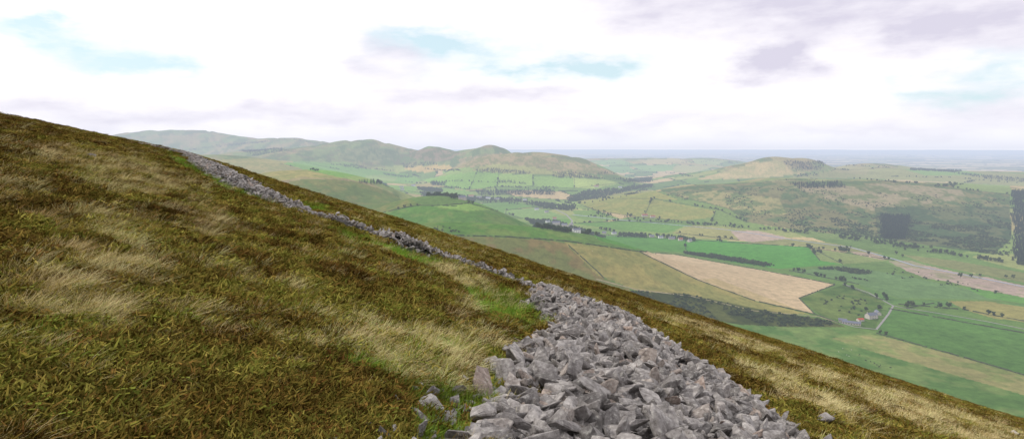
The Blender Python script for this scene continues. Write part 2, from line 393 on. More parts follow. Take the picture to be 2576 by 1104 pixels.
# ---- grass tufts
def tuft(name,nb,rad,hmin,hmax,wid,lean,wind,c_root,c_tip,var,coll,m,seg=3):
    V=[];Q=[];C=[]
    for i in range(nb):
        a=random.uniform(0,6.283); rd=rad*math.sqrt(random.random()); bx=rd*math.cos(a); by=rd*math.sin(a)
        h=random.uniform(hmin,hmax); ln=random.uniform(.3,1)*lean*h
        la=a+random.uniform(-.8,.8); dx=math.cos(la)*ln+wind[0]*h; dy=math.sin(la)*ln+wind[1]*h
        fa=random.uniform(0,3.14); wx=math.cos(fa)*wid*.5; wy=math.sin(fa)*wid*.5
        k=random.uniform(1-var,1+var); base=len(V)
        for s in range(seg+1):
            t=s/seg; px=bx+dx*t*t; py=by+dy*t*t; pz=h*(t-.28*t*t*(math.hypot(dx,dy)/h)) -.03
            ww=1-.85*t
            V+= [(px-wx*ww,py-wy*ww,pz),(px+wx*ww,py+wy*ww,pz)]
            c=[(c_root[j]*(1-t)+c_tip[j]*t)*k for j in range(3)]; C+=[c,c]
        for s in range(seg): 
            q0=base+2*s; Q.append((q0,q0+1,q0+3,q0+2))
    me=fastmesh(name,V,Q,np.array(C),False); return obj(name,me,m,coll=coll)
def sprig(name,nb,rad,h,c_a,c_b,coll,m):
    # wiry heather bush: short stems with small leaf flecks forming a rounded cushion
    V=[];Q=[];C=[]
    for i in range(nb):
        a=random.uniform(0,6.283); rd=rad*math.sqrt(random.random()); top=h*(1-.55*(rd/rad)**2)*random.uniform(.45,1.1)
        p=Vector((rd*math.cos(a),rd*math.sin(a),top)); s_=random.uniform(.011,.026); d=Vector((random.gauss(0,1)+math.cos(a)*.5,random.gauss(0,1)+math.sin(a)*.5,random.uniform(.1,1.4))).normalized()
        u=d*s_*1.6; w_=d.orthogonal().normalized()*s_*.36; t=min(1,top/h)
        k=len(V); V+=[tuple(p-u-w_),tuple(p-u+w_),tuple(p+u+w_*.4),tuple(p+u-w_*.4)]; Q.append((k,k+1,k+2,k+3))
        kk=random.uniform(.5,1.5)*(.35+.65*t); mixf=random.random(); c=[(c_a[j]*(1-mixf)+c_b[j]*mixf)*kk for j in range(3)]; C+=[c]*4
    me=fastmesh(name,V,Q,np.array(C),False); return obj(name,me,m,coll=coll)
mg,nt,b,out=mat('grass_blades',False)
nt.nodes.remove(b); b=N(nt,'ShaderNodeBsdfDiffuse'); nt.links.new(b.outputs[0],out.inputs[0])
at=N(nt,'ShaderNodeAttribute',attribute_name='Col'); ti=N(nt,'ShaderNodeAttribute',attribute_name='tint',attribute_type='INSTANCER')
rm=ramp(nt,ti.outputs['Fac'],[(0,(.58,.52,.50)),(.35,(1,.93,.82)),(.65,(1.04,1.12,1.0)),(1,(1.3,1.52,1.25))])
c=mixc(nt,1.0,at.outputs['Color'],rm,'MULTIPLY'); nt.links.new(c,b.inputs[0])
turf=newcoll('turf_sources'); hea=newcoll('heather_sources'); gold=newcoll('gold_sources'); green=newcoll('green_sources')
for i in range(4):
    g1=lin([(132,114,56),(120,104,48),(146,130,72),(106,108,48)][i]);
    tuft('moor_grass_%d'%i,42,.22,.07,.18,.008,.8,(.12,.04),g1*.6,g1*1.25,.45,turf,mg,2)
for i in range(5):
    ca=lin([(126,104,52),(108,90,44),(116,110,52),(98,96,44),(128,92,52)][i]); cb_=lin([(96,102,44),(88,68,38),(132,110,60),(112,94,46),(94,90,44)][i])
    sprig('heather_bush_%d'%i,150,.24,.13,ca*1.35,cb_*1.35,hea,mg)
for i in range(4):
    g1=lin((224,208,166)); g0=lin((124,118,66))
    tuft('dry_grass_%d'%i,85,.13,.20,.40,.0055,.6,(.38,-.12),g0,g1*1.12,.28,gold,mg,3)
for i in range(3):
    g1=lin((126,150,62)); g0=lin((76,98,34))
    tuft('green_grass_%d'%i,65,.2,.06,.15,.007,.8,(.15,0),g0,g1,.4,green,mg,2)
def field_pts(n,rmin,rmax,power=1.0):
    uu=rng.random(n); r=np.exp(math.log(rmin)+uu**power*(math.log(rmax/rmin)))
    a=np.radians(rng.uniform(-46,46,n)); return r*np.sin(a),r*np.cos(a),r

# ---- wall
pairs=[((1090,1300),(2600,1330)),((1190,1104),(2090,1120)),((1295,1015),(1945,1010)),((1295,935),(1805,918)),((1355,868),(1695,856)),((1422,825),(1605,806)),((1345,775),(1500,764)),((1310,722),(1400,728))]
Lp=survey([p[0] for p in pairs],near_z,.12,1.2,300); Rp=survey([p[1] for p in pairs],near_z,.35,1.5,300)
def resample(P,n):
    P=np.array(P,float); t=np.linspace(0,len(P)-1,n); i=np.minimum(t.astype(int),len(P)-2); f=(t-i)[:,None]; return P[i]*(1-f)+P[i+1]*f
nL=60; Ls=resample(Lp,nL); Rs=resample(Rp,nL)
jl=np.column_stack([rng.normal(0,1,nL),rng.normal(0,1,nL)])*(.014*np.hypot(*Ls.T))[:,None]; Ls=Ls+jl
poly_near=np.concatenate([Ls*.9+Rs*.1,Rs[::-1]])
low=[(1340,735,22),(1240,697,12),(1180,670,16),(1120,658,32),(1060,646,44),(985,624,36),(930,597,24),(870,578,32),(800,557,26),(740,537,12),(690,517,22),(620,490,30),(570,467,30),(530,447,30),(495,421,26),(470,401,18),(445,386,12),(400,374,6),(345,362,5)]
lw=survey([(a,b_) for a,b_,_ in low],near_z,.03,2,420)
FW=[];FR=[];FH=[];FX=[]
for i,(p,(a,b_,th)) in enumerate(zip(lw,low)):
    d=lw[min(i+1,len(lw)-1)]-lw[max(i-1,0)]; d/=np.hypot(*d)+1e-9
    nrm=np.array([d[1],-d[0]])
    if nrm@p<0: nrm=-nrm
    y=p[1]; H=float(np.clip(th*y/F*.8,.22,1.15)); wdt=1.3+H*2.4
    FW.append(p); FR.append(p+nrm*wdt); FH.append(H); FX.append(p-nrm*1.2)
nF=220; Fl=resample(FW,nF); Fr=resample(FR,nF); Fh=resample(np.array(FH)[:,None],nF)[:,0]; Fx=resample(FX,nF)
poly_far=np.concatenate([Fl,Fr[::-1]]); poly_margin=np.concatenate([Fx,Fl[::-1]])
def heap(L,R,H,tt,ss):
    n=len(L)-1; f=ss*n; i=np.minimum(f.astype(int),n-1); fr=(f-i)[:,None]
    l=L[i]*(1-fr)+L[i+1]*fr; r_=R[i]*(1-fr)+R[i+1]*fr
    ext=tt[:,None]; p=l*(1-ext)+r_*ext; h=H[i]
    prof=np.sin(np.pi*np.clip(tt,0,1))**.6
    lump=.6+.8*fbm(p[:,0]/1.1,p[:,1]/1.1,3,131)
    return p,near_z(p[:,0],p[:,1])+h*prof*lump
Hn=np.interp(np.linspace(0,1,nL),[0,.2,.5,.8,1],[.20,.26,.40,.38,.25])
mr,nt,b,_=mat('andesite_stone',False)
ti=N(nt,'ShaderNodeAttribute',attribute_name='tint',attribute_type='INSTANCER')
f=noise_fac(nt,4,6,rough=.7); f2=noise_fac(nt,9,6,rough=.75)
c1=ramp(nt,f,[(.3,tuple(lin((112,107,104)))),(.52,tuple(lin((156,151,148)))),(.72,tuple(lin((196,191,187))))])
c2=ramp(nt,ti.outputs['Fac'],[(0,(.50,.50,.50)),(.4,(.88,.88,.89)),(.85,(1.2,1.2,1.2)),(.93,(1.02,.94,.87)),(1,(1.05,.88,.78))])
c=mixc(nt,1.0,c1,c2,'MULTIPLY')
lich=ramp(nt,f2,[(.56,(0,0,0)),(.64,(1,1,1))]); c=mixc(nt,mixc(nt,.5,(0,0,0),lich),c,tuple(lin((216,215,206))))
dk=ramp(nt,f2,[(.36,(1,1,1)),(.44,(0,0,0))]); c=mixc(nt,mixc(nt,.6,(0,0,0),dk),c,tuple(lin((80,76,68))))
nt.links.new(c,b.inputs['Base Color']); bump(nt,b,f2,.7,.04)
import bmesh
rocks=newcoll('rock_sources')
for i in range(20):
    bm=bmesh.new(); sx,sy,sz=random.uniform(.8,1.4),random.uniform(.45,.9),random.uniform(.2,.5)
    for k in range(13):
        v=Vector((random.uniform(-1,1),random.uniform(-1,1),random.uniform(-1,1)))
        mxc=max(abs(v.x),abs(v.y),abs(v.z)); v=v/mxc*(.7+.3*random.random()) if random.random()<.75 else v.normalized()
        bm.verts.new((v.x*sx*.5,v.y*sy*.5,v.z*sz*.5))
    bmesh.ops.convex_hull(bm,input=bm.verts)
    bmesh.ops.delete(bm,geom=[g_ for g_ in bm.verts if not g_.link_faces],context='VERTS')
    bmesh.ops.dissolve_limit(bm,angle_limit=.2,verts=bm.verts,edges=bm.edges)
    bmesh.ops.bevel(bm,geom=list(bm.edges),offset=.022,segments=1,affect='EDGES')
    bmesh.ops.triangulate(bm,faces=bm.faces); bmesh.ops.subdivide_edges(bm,edges=[e for e in bm.edges if e.calc_length()>.14],cuts=1,use_grid_fill=True)
    for v in bm.verts: v.co+=Vector((random.gauss(0,1),random.gauss(0,1),random.gauss(0,1)))*.008
    me=bpy.data.meshes.new('rock_%02d'%i); bm.to_mesh(me); bm.free(); obj('rock_%02d'%i,me,mr,coll=rocks)
def rockset(L,R,H,n,smin,smax,pw=2.6):
    wd=np.hypot(*(R-L).T); dl=np.hypot(*np.diff(L,axis=0).T); dr=np.hypot(*np.diff(R,axis=0).T)
    ar=(wd[:-1]+wd[1:])*.5*(dl+dr)*.5; cdf=np.concatenate([[0],np.cumsum(ar)]); cdf/=cdf[-1]
    ss=np.interp(rng.random(n),cdf,np.linspace(0,1,len(L))); tt=rng.beta(.95,.95,n)*1.06-.03
    p,z=heap(L,R,H,tt,ss)
    s=smin+(smax-smin)*rng.random(n)**pw
    z=z+s*rng.uniform(-.2,.38,n)
    return np.column_stack([p,z]),s,ar.sum()
P1,s1,area=rockset(Ls,Rs,Hn,27000,.08,.42,3.2); P2,s2,area2=rockset(Fl,Fr,Fh,12500,.14,.42,2.4)
ns=900; ss=rng.random(ns)**1.5; tt=np.where(rng.random(ns)<.6,-rng.random(ns)**2.2*.22,1+rng.random(ns)**2*.2); p,z=heap(Ls,Rs,Hn*0,tt,ss)
P3=np.column_stack([p,near_z(p[:,0],p[:,1])+.03]); s3=.06+.24*rng.random(ns)**2
ex=survey([(2062,1068),(2430,1025),(1213,957),(1077,1036),(1160,1050),(925,770),(1350,880),(225,402),(2540,1100)],near_z,0,2,300)
P4=np.column_stack([ex,near_z(ex[:,0],ex[:,1])+.06]); s4=np.array([.6,.7,.2,.25,.2,.2,.3,.8,.7])
PR=np.vstack([P1,P2,P3,P4]); S=np.concatenate([s1,s2,s3,s4]); n=len(PR)
rt=np.column_stack([rng.normal(0,.55,n),rng.normal(0,.55,n),rng.uniform(0,6.28,n)])
scatter('rubble_stone_wall',PR,rt,np.column_stack([S,S,S]),np.clip(rng.random(n),0,1),rocks,20)
wall_o=bpy.data.objects['rubble_stone_wall']
mc=simple('rubble_core',lin((70,68,66)),3,.4,haze=False)
for nm,L,Rr,H in (('rubble_core_near',Ls,Rs,Hn),('rubble_core_far',Fl,Fr,Fh)):
    k=len(L)*2; S_,T_=np.meshgrid(np.linspace(0,1,k),np.linspace(0,1,14),indexing='ij')
    p,z=heap(L,Rr,H,T_.ravel(),S_.ravel()*.9999)
    obj(nm,fastmesh(nm,np.column_stack([p,z-.1]),gridfaces(k,14)),mc,parent=wall_o)

# ---- vegetation points
def plant(n,rmin,rmax,power):
    x,y,r=field_pts(n,rmin,rmax,power)
    keep=~(inpoly(x,y,poly_near)|inpoly(x,y,poly_far)|(inpoly(x,y,poly_margin)&(rng.random(len(x))<.6))); x,y,r=x[keep],y[keep],r[keep]
    return x,y,r,moor_masks(x,y)
def rots(n,a=6.28): return np.column_stack([rng.normal(0,.1,n),rng.normal(.1,.12,n),rng.uniform(-a,a,n)])
def put(name,sel,coll,nv,a,sz=.8):
    k=sel.sum(); scatter(name,np.column_stack([x[sel],y[sel],zz[sel]]),rots(k,a),np.column_stack([s[sel],s[sel],s[sel]*sz]),tn[sel],coll,nv)
x,y,r,(G,E,Pz,m1,m2,m3,Dk)=plant(96000,1.8,300,1.2)
green_sel=E&(rng.random(len(x))<.93)&~(G&(rng.random(len(x))<.5))
s=np.clip((r/7)**.50,.60,6)*rng.uniform(.75,1.3,len(x)); zz=near_z(x,y)-.02
tn=np.clip(.45+2.4*(m1-.5)+2.4*(m2-.5)-Pz*.22-Dk*.08+rng.normal(0,.12,len(x)),0,1)
heath=(~green_sel)&(rng.random(len(x))<np.where(G,.35,.70)); grass=(~green_sel)&(~heath)
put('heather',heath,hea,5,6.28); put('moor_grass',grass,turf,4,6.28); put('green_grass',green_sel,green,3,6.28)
x,y,r,(G,E,Pz,m1,m2,m3,Dk)=plant(58000,2.2,300,1.1)
pr=np.where(G,sst(.44,.54,m3)*.8+.02,sst(.58,.65,m3)*.32+.006)*np.where(Pz&~G,.3,1)*np.where(E&~G,.4,1)*np.where(Dk&~G,.12,1)
sel=rng.random(len(x))<pr
s=np.clip((r/8)**.48,.6,5)*rng.uniform(.45,1.15,len(x)); zz=near_z(x,y)-.02; tn=np.clip(rng.normal(.47,.18,len(x)),0,1)
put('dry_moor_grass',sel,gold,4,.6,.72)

# ============================================================ BUILDINGS
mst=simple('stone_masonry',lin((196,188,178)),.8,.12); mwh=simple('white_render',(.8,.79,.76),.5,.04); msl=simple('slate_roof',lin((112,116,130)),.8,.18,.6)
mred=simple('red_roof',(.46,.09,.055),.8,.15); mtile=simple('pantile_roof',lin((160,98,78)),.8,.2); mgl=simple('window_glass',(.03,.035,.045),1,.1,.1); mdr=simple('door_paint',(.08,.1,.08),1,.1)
HP=[]
def boxm(name,boxes,m,parent):
    V=[];Q=[]
    for (x0,y0,z0,x1,y1,z1) in boxes:
        k=len(V); V+=[(x0,y0,z0),(x1,y0,z0),(x1,y1,z0),(x0,y1,z0),(x0,y0,z1),(x1,y0,z1),(x1,y1,z1),(x0,y1,z1)]
        Q+=[(k,k+3,k+2,k+1),(k+4,k+5,k+6,k+7),(k,k+1,k+5,k+4),(k+1,k+2,k+6,k+5),(k+2,k+3,k+7,k+6),(k+3,k,k+4,k+7)]
    return obj(name,fastmesh(name,V,Q,None,False),m,parent=parent)
def house(name,u,v,rot,L,W,H,RH,mw_,mr_,chim=True,storeys=2):
    p=survey([(u,v)],valley_z,0,450)[0]; z=float(valley_z(np.array([p[0]]),np.array([p[1]]))[0]); HP.append(p)
    e=bpy.data.objects.new(name,None); sc.collection.objects.link(e); e.location=(p[0],p[1],z); e.rotation_euler=(0,0,math.radians(rot))
    l,w=L/2,W/2
    V=[(-l,-w,-2),(l,-w,-2),(l,w,-2),(-l,w,-2),(-l,-w,H),(l,-w,H),(l,w,H),(-l,w,H),(-l,0,H+RH),(l,0,H+RH)]
    me=bpy.data.meshes.new('walls'); me.from_pydata(V,[],[(0,1,5,4),(2,3,7,6),(1,2,6,9,5),(3,0,4,8,7)]); obj('walls',me,mw_,parent=e)
    o_=.35; t=.18; s_=RH/w; ze=H-s_*o_
    V=[(-l-o_,-w-o_,ze+.05),(l+o_,-w-o_,ze+.05),(l+o_,0,H+RH+.05),(-l-o_,0,H+RH+.05),(-l-o_,w+o_,ze+.05),(l+o_,w+o_,ze+.05)]
    V+=[(a,b_,c_+t) for a,b_,c_ in V]
    me=bpy.data.meshes.new('roof'); me.from_pydata(V,[],[(6,7,8,9),(9,8,11,10),(0,3,2,1),(3,4,5,2),(0,1,7,6),(5,4,10,11),(0,6,9,3),(3,9,10,4),(1,2,8,7),(2,5,11,8)]); obj('roof',me,mr_,parent=e)
    if chim: boxm('chimneys',[(-l+.1,-.5,H+RH-.8,-l+1.1,.5,H+RH+1.3),(l-1.1,-.5,H+RH-.8,l-.1,.5,H+RH+1.3)],mst,e)
    win=[]; n=max(2,int(L/3.5))
    for st in range(storeys):
        zz_=.9+st*2.7
        if zz_+1.3>H: break
        for i in range(n):
            cx=-l+L*(i+.5)/n
            if st==0 and i==n//2: continue
            win+=[(cx-.5,-w-.04,zz_,cx+.5,-w+.02,zz_+1.3),(cx-.5,w-.02,zz_,cx+.5,w+.04,zz_+1.3)]
    boxm('windows',win,mgl,e); cx=-l+L*(n//2+.5)/n; boxm('door',[(cx-.5,-w-.06,0,cx+.5,-w+.02,2.1)],mdr,e)
house('stone_farmhouse',2192,800,20,19,9,6,3.4,mst,msl); house('stone_barn',2142,815,-28,26,7,3.0,2.2,mst,msl,False,1)
house('red_roofed_shed',2164,807,12,10,6,3.0,1.6,mst,mred,False,1); house('stone_barn',2208,790,75,14,7,3.6,2.6,mst,msl,False,1)
house('stone_barn',2120,808,-28,12,6,2.8,2,mst,msl,False,1)
vil=[(1398,566,10,30,11,9,5,'s','s'),(1420,570,-20,20,9,7,4,'s','s'),(1378,560,30,16,8,6,3,'w','s'),(1438,567,60,15,8,6,3,'s','s'),(1424,580,-10,20,8,6,3,'s','s'),(1450,585,20,16,8,6,3,'w','s'),
 (1395,552,5,14,8,6,3,'s','t'),(1545,589,10,15,8,5,3,'w','s'),(1520,588,-15,13,7,5,3,'s','s'),(1640,597,5,14,8,5,3,'s','s'),(1662,599,5,14,8,5,3,'w','s'),(1690,602,-5,18,8,5,3,'s','s'),(1712,605,10,13,8,5,3,'s','t'),
 (1735,608,40,15,8,5,3,'s','s'),(1622,544,5,22,9,5,4,'s','t'),(1642,547,5,18,9,5,3,'s','t'),(1185,495,10,28,10,6,4,'s','t'),(1205,498,0,28,10,6,4,'s','s'),(1228,500,-20,24,10,7,4,'w','s'),
 (1250,502,20,26,10,6,3,'s','s'),(1163,502,0,20,9,6,3,'s','s'),(1320,504,0,20,9,6,3,'w','s'),(1500,470,0,26,10,6,3,'s','t'),(1040,468,10,24,10,6,3,'w','s'),(1010,472,0,22,9,5,3,'s','s'),(1560,472,0,20,9,5,3,'w','s'),(1012,478,0,20,9,5,3,'s','s'),
 (1350,528,0,20,9,6,3,'w','s'),(1375,535,10,16,8,6,3,'s','s')]
for (u,v,r_,L,W,H,RH,a,b_) in vil:
    house('stone_cottage' if a=='s' else 'white_cottage',u,v,r_,L,W,H,RH,mst if a=='s' else mwh,msl if b_=='s' else mtile)
HP=np.array(HP)
def clear_of_houses(XY):
    keep=np.ones(len(XY),bool)
    for p in HP:
        d=-p/np.hypot(*p); rel=XY-p; a=rel@d; c_=np.abs(rel[:,0]*d[1]-rel[:,1]*d[0])
        keep&=~((a>-9)&(a<60)&(c_<15))
    return XY[keep]

# ============================================================ TREES
def tube(V,Q,pts,rad,n=6):
    base=len(V)
    for k,(p,r_) in enumerate(zip(pts,rad)):
        p=Vector(p); a=Vector(pts[max(k-1,0)]); c_=Vector(pts[min(k+1,len(pts)-1)]); d=(c_-a).normalized()
        u=d.orthogonal().normalized(); w_=d.cross(u)
        if k==0: ref=u
        else:
            u=(ref-d*ref.dot(d)).normalized(); w_=d.cross(u); ref=u
        for j in range(n):
            q_=p+(u*math.cos(6.2832*j/n)+w_*math.sin(6.2832*j/n))*r_; V.append(tuple(q_))
    for k in range(len(pts)-1):
        for j in range(n):
            a=base+k*n+j; b_=base+k*n+(j+1)%n; Q.append((a,b_,b_+n,a+n))
def tree_mesh(name,kind,coll,m_leaf,m_bark):
    V=[];Q=[]
    if kind=='conifer':
        tube(V,Q,[(0,0,0),(0,0,5),(0,0,11)],[.25,.16,.03],5); nb=len(Q)
        for i in range(260):
            t=random.random()**.8; z=1+t*10.3; R_=(1-t)*2.5+.15; a=random.uniform(0,6.28); rd=R_*random.uniform(.4,1.05)
            p=Vector((rd*math.cos(a),rd*math.sin(a),z-rd*.25)); s_=random.uniform(.4,.75)
            d1=Vector((math.cos(a),math.sin(a),-.45))*s_; d2=Vector((-math.sin(a),math.cos(a),random.uniform(-.3,.3)))*s_*.7
            k=len(V); V+=[tuple(p-d1-d2),tuple(p+d1-d2*.4),tuple(p+d1+d2*.4),tuple(p-d1+d2)]; Q.append((k,k+1,k+2,k+3))
    else:
        H=9 if kind=='broadleaf' else 2.2; W=4.2 if kind=='broadleaf' else 1.7
        tube(V,Q,[(0,0,0),(.1,0,H*.25),(.2,.1,H*.6)],[.35 if H>5 else .1,.26 if H>5 else .08,.08],6)
        lob=[]
        for i in range(7):
            a=random.uniform(0,6.28); rd=random.uniform(.2,.65)*W; z=H*random.uniform(.4,.85)
            c_=Vector((rd*math.cos(a),rd*math.sin(a),z)); lob.append((c_,W*random.uniform(.32,.5)))
            tube(V,Q,[(0.05,0,H*.25),tuple(c_*.6+Vector((0,0,H*.12))),tuple(c_)],[.14*H/9,.09*H/9,.03],4)
        nb=len(Q)
        for i in range(320):
            c_,R_=random.choice(lob); d=Vector((random.gauss(0,1),random.gauss(0,1),random.gauss(0,1))).normalized()
            p=c_+d*R_*random.uniform(.6,1.08); p.z=max(p.z,.12*H if H>5 else .05)
            s_=random.uniform(.34,.62)*W/4.2*1.2; u=d.orthogonal().normalized(); w_=d.cross(u); tl=Vector((random.gauss(0,.4),random.gauss(0,.4),random.gauss(0,.4)))
            u=(u+tl).normalized()*s_; w_=(w_-tl).normalized()*s_
            k=len(V); V+=[tuple(p-u-w_),tuple(p+u-w_*.6),tuple(p+u*.7+w_),tuple(p-u*.8+w_*.8)]; Q.append((k,k+1,k+2,k+3))
    me=fastmesh(name,V,Q,None,False); o=obj(name,me,[m_bark,m_leaf],coll=coll)
    mi=np.zeros(len(Q),np.int32); mi[nb:]=1; me.polygons.foreach_set('material_index',mi); return o
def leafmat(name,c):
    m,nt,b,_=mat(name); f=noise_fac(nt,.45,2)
    ti=N(nt,'ShaderNodeAttribute',attribute_name='tint',attribute_type='INSTANCER')
    c=np.array(c); c1=ramp(nt,f,[(.35,tuple(c*.7)),(.65,tuple(c*1.4))]); c2=ramp(nt,ti.outputs['Fac'],[(0,(.7,.8,.8)),(1,(1.45,1.25,1))])
    nt.links.new(mixc(nt,1.0,c1,c2,'MULTIPLY'),b.inputs['Base Color']); return m
bark=simple('bark',(.09,.07,.05),2)
ml=leafmat('broadleaf_foliage',(.052,.08,.03)); mcn=leafmat('conifer_foliage',(.03,.052,.03)); mb=leafmat('gorse_foliage',(.06,.09,.038))
cb=newcoll('broadleaf_sources'); cc=newcoll('conifer_sources'); cg=newcoll('bush_sources')
for i in range(4): tree_mesh('broadleaf_%d'%i,'broadleaf',cb,ml,bark)
for i in range(3): tree_mesh('conifer_%d'%i,'conifer',cc,mcn,bark)
for i in range(3): tree_mesh('bush_%d'%i,'bush',cg,mb,bark)
hl=[[(1140,592),(1280,596),(1420,606),(1600,632),(1700,640),(1850,667),(2100,715)],[(1420,608),(1500,680),(1520,700)],[(1607,633),(1750,702),(1900,757),(2048,790)],
 [(2100,716),(2010,750),(2050,790),(2110,812)],[(2120,716),(2220,755)],[(1724,602),(1725,634)],[(2035,622),(2062,655)],[(1985,680),(2160,715)],
 [(2235,776),(2600,842)],[(2205,838),(2400,892),(2600,950)],[(2260,765),(2420,778),(2600,812)],[(1490,590),(1720,602),(2035,622),(2250,655)],
 [(705,412),(850,445),(930,460)],[(1200,431),(1180,478)],[(1340,440),(1340,470)],[(1445,448),(1445,474)],[(1255,437),(1250,470)],[(1085,462),(1180,478),(1250,470),(1340,469),(1445,474),(1560,460)],
 [(1185,512),(1250,531),(1340,556)],[(1250,531),(1345,521),(1440,530)],[(1085,518),(1185,512),(1300,507)],[(1440,562),(1560,556),(1700,561)],[(1500,500),(1640,500),(1810,528),(1880,560)],
 [(1450,510),(1500,530),(1620,548),(1740,556)],[(1640,500),(1620,545)],[(2385,458),(2400,474),(2548,490)],[(2090,430),(2300,420)],[(960,536),(1045,517),(1150,518)],[(960,464),(1000,478),(1100,490)],
 [(1800,530),(1790,560)],[(2350,762),(2280,775)],[(760,408),(880,432)],[(1950,455),(2150,450),(2400,470)],[(1700,586),(1860,604)],[(2040,624),(2120,664)],[(1400,505),(1500,528)]]
def polypts(pts,spacing,nmax=6000,edge=10):
    P=VP(pts); x0,y0=P.min(0); x1,y1=P.max(0)
    n=int((x1-x0)*(y1-y0)/spacing**2); n=min(n,300000)
    xx=rng.uniform(x0,x1,n); yy=rng.uniform(y0,y1,n); m=inpoly(xx+rng.normal(0,edge*.4,n),yy+rng.normal(0,edge*.4,n),P); xx,yy=xx[m],yy[m]
    return np.column_stack([xx,yy])[:nmax]
def linepts(pts,spacing,jit,th=.36):
    P=survey(dens(pts,4,False),valley_z,0,450); out=[]
    for a,b_ in zip(P[:-1],P[1:]):
        L=np.hypot(*(b_-a)); 
        if L>900: continue
        n=max(1,int(L/spacing)); t=rng.random(n)[:,None]; out.append(a+(b_-a)*t+rng.normal(0,jit,(n,2)))
    q_=np.vstack(out) if out else np.zeros((0,2))
    return q_[fbm(q_[:,0]/45,q_[:,1]/45,2,222)>th]
def trees(name,XY,coll,nv,smin,smax,thin=None):
    XY=np.vstack(XY)
    if thin: XY=XY[fbm(XY[:,0]/70,XY[:,1]/70,3,201)>thin]
    XY=clear_of_houses(XY)
    n=len(XY); s_=rng.uniform(smin,smax,n)
    z_=valley_z(XY[:,0],XY[:,1])-.2
    scatter(name,np.column_stack([XY,z_]),np.column_stack([np.zeros(n),np.zeros(n),rng.uniform(0,6.28,n)]),np.column_stack([s_,s_,s_*rng.uniform(.8,1.1,n)]),rng.random(n),coll,nv)
trees('conifer_plantation',[
 polypts([(1195,480),(1390,478),(1400,490),(1205,492)],9), polypts([(1190,427),(1240,423),(1335,433),(1338,439),(1200,434)],11),
 polypts([(1390,434),(1440,432),(1512,448),(1500,452),(1395,446)],11), polypts([(1245,456),(1290,456),(1330,463),(1250,461)],10),
 polypts([(1005,412),(1095,408),(1100,414),(1020,424)],13), polypts([(832,414),(900,414),(934,426),(900,425)],12),
 polypts([(2216,542),(2288,544),(2275,602),(2220,600)],5), polypts([(2545,482),(2620,480),(2620,675),(2555,665)],7),
 polypts([(1990,462),(2115,459),(2128,473),(2010,475)],9), polypts([(1967,405),(2078,408),(2065,428),(1995,430)],9),
 polypts([(440,380),(560,364),(680,354),(660,360),(560,370),(470,382)],16,4000),
 polypts([(2400,436),(2600,452),(2600,462),(2480,450)],14,4000),
 polypts([(2290,424),(2420,431),(2400,434),(2290,428)],12), polypts([(1085,458),(1122,458),(1120,468),(1086,466)],9),
 polypts([(600,378),(700,372),(730,380),(640,392)],16,2500), polypts([(960,436),(1040,444),(1030,448),(970,441)],11), polypts([(1120,470),(1150,470),(1150,474),(1120,474)],10),
 linepts([(690,351),(740,352),(810,362)],9,6), polypts([(900,457),(960,459),(972,465),(910,463)],10)],cc,3,.75,1.15)
trees('broadleaf_woodland',[
 polypts([(1425,500),(1470,482),(1560,474),(1640,464),(1640,468),(1560,486),(1500,500),(1435,509)],9),
 polypts([(1565,452),(1640,447),(1640,458),(1570,460)],14), polypts([(1045,472),(1110,474),(1112,486),(1060,480)],10),
 polypts([(1060,484),(1180,494),(1330,503),(1330,510),(1160,503),(1060,493)],11),
 polypts([(1335,507),(1450,520),(1440,532),(1380,526),(1330,514)],12), polypts([(1320,552),(1400,558),(1470,580),(1500,590),(1440,590),(1350,572)],8),
 polypts([(1500,588),(1600,590),(1740,600),(1760,610),(1600,598),(1500,594)],10), polypts([(2000,440),(2060,436),(2060,442),(2000,446)],14),
 linepts([(1480,545),(1560,548),(1700,560),(1850,572),(1980,582)],8,6), linepts([(1980,582),(2100,596),(2200,610),(2400,640),(2600,672)],4,10),
 linepts([(1960,578),(2100,590),(2300,622),(2450,648),(2600,668)],5,14),
 linepts([(2280,620),(2400,640),(2500,655)],6,8), linepts([(2260,622),(2450,650)],12,18), linepts([(2400,700),(2460,690),(2600,705)],12,10),
 linepts([(1540,550),(1600,545),(1640,552)],10,6), linepts([(1420,525),(1500,535),(1560,550)],7,9), linepts([(1130,500),(1250,510),(1400,520)],12,9),
 linepts([(2150,450),(2200,454),(2265,462)],9,5), linepts([(2100,419),(2150,417),(2230,420)],10,5), linepts([(2350,470),(2410,466),(2450,456)],8,6),
 linepts([(1070,425),(1120,430),(1170,430)],9,6), linepts([(940,426),(1000,432),(1060,445)],9,6), linepts([(1600,434),(1700,436),(1740,445)],12,8),
 linepts([(1640,470),(1560,500),(1470,512)],10,10), linepts([(1740,566),(1830,566),(1900,575)],10,8), linepts([(1500,575),(1580,590)],8,7),
 linepts([(1450,445),(1560,452),(1600,440)],14,6), linepts([(1000,455),(1060,462),(1150,456),(1250,460)],20,7), linepts([(1500,440),(1580,430),(1660,425)],18,8),
 linepts([(1660,412),(1760,408),(1840,402)],25,8), linepts([(1490,410),(1620,414),(1700,418)],25,8), linepts([(2240,445),(2400,448),(2560,462)],18,5),
 polypts([(2110,628),(2140,628),(2138,636),(2112,635)],9), survey([(2228,752),(2232,758),(2224,746),(2255,640),(2270,646),(2130,626),(2140,623),(2185,640),(2214,780),(2180,782)],valley_z,0,450),
 linepts([(1260,470),(1340,475),(1395,476)],14,3), linepts([(1340,437),(1342,470)],30,3)]+[linepts(l_,12,1.5,.56) for l_ in hl[4:]],cb,4,.65,1.25)
trees('shelterbelt',[polypts([(1718,634),(1800,642),(1935,665),(1928,671),(1830,656),(1724,639)],3.6)],cb,4,.42,.7)
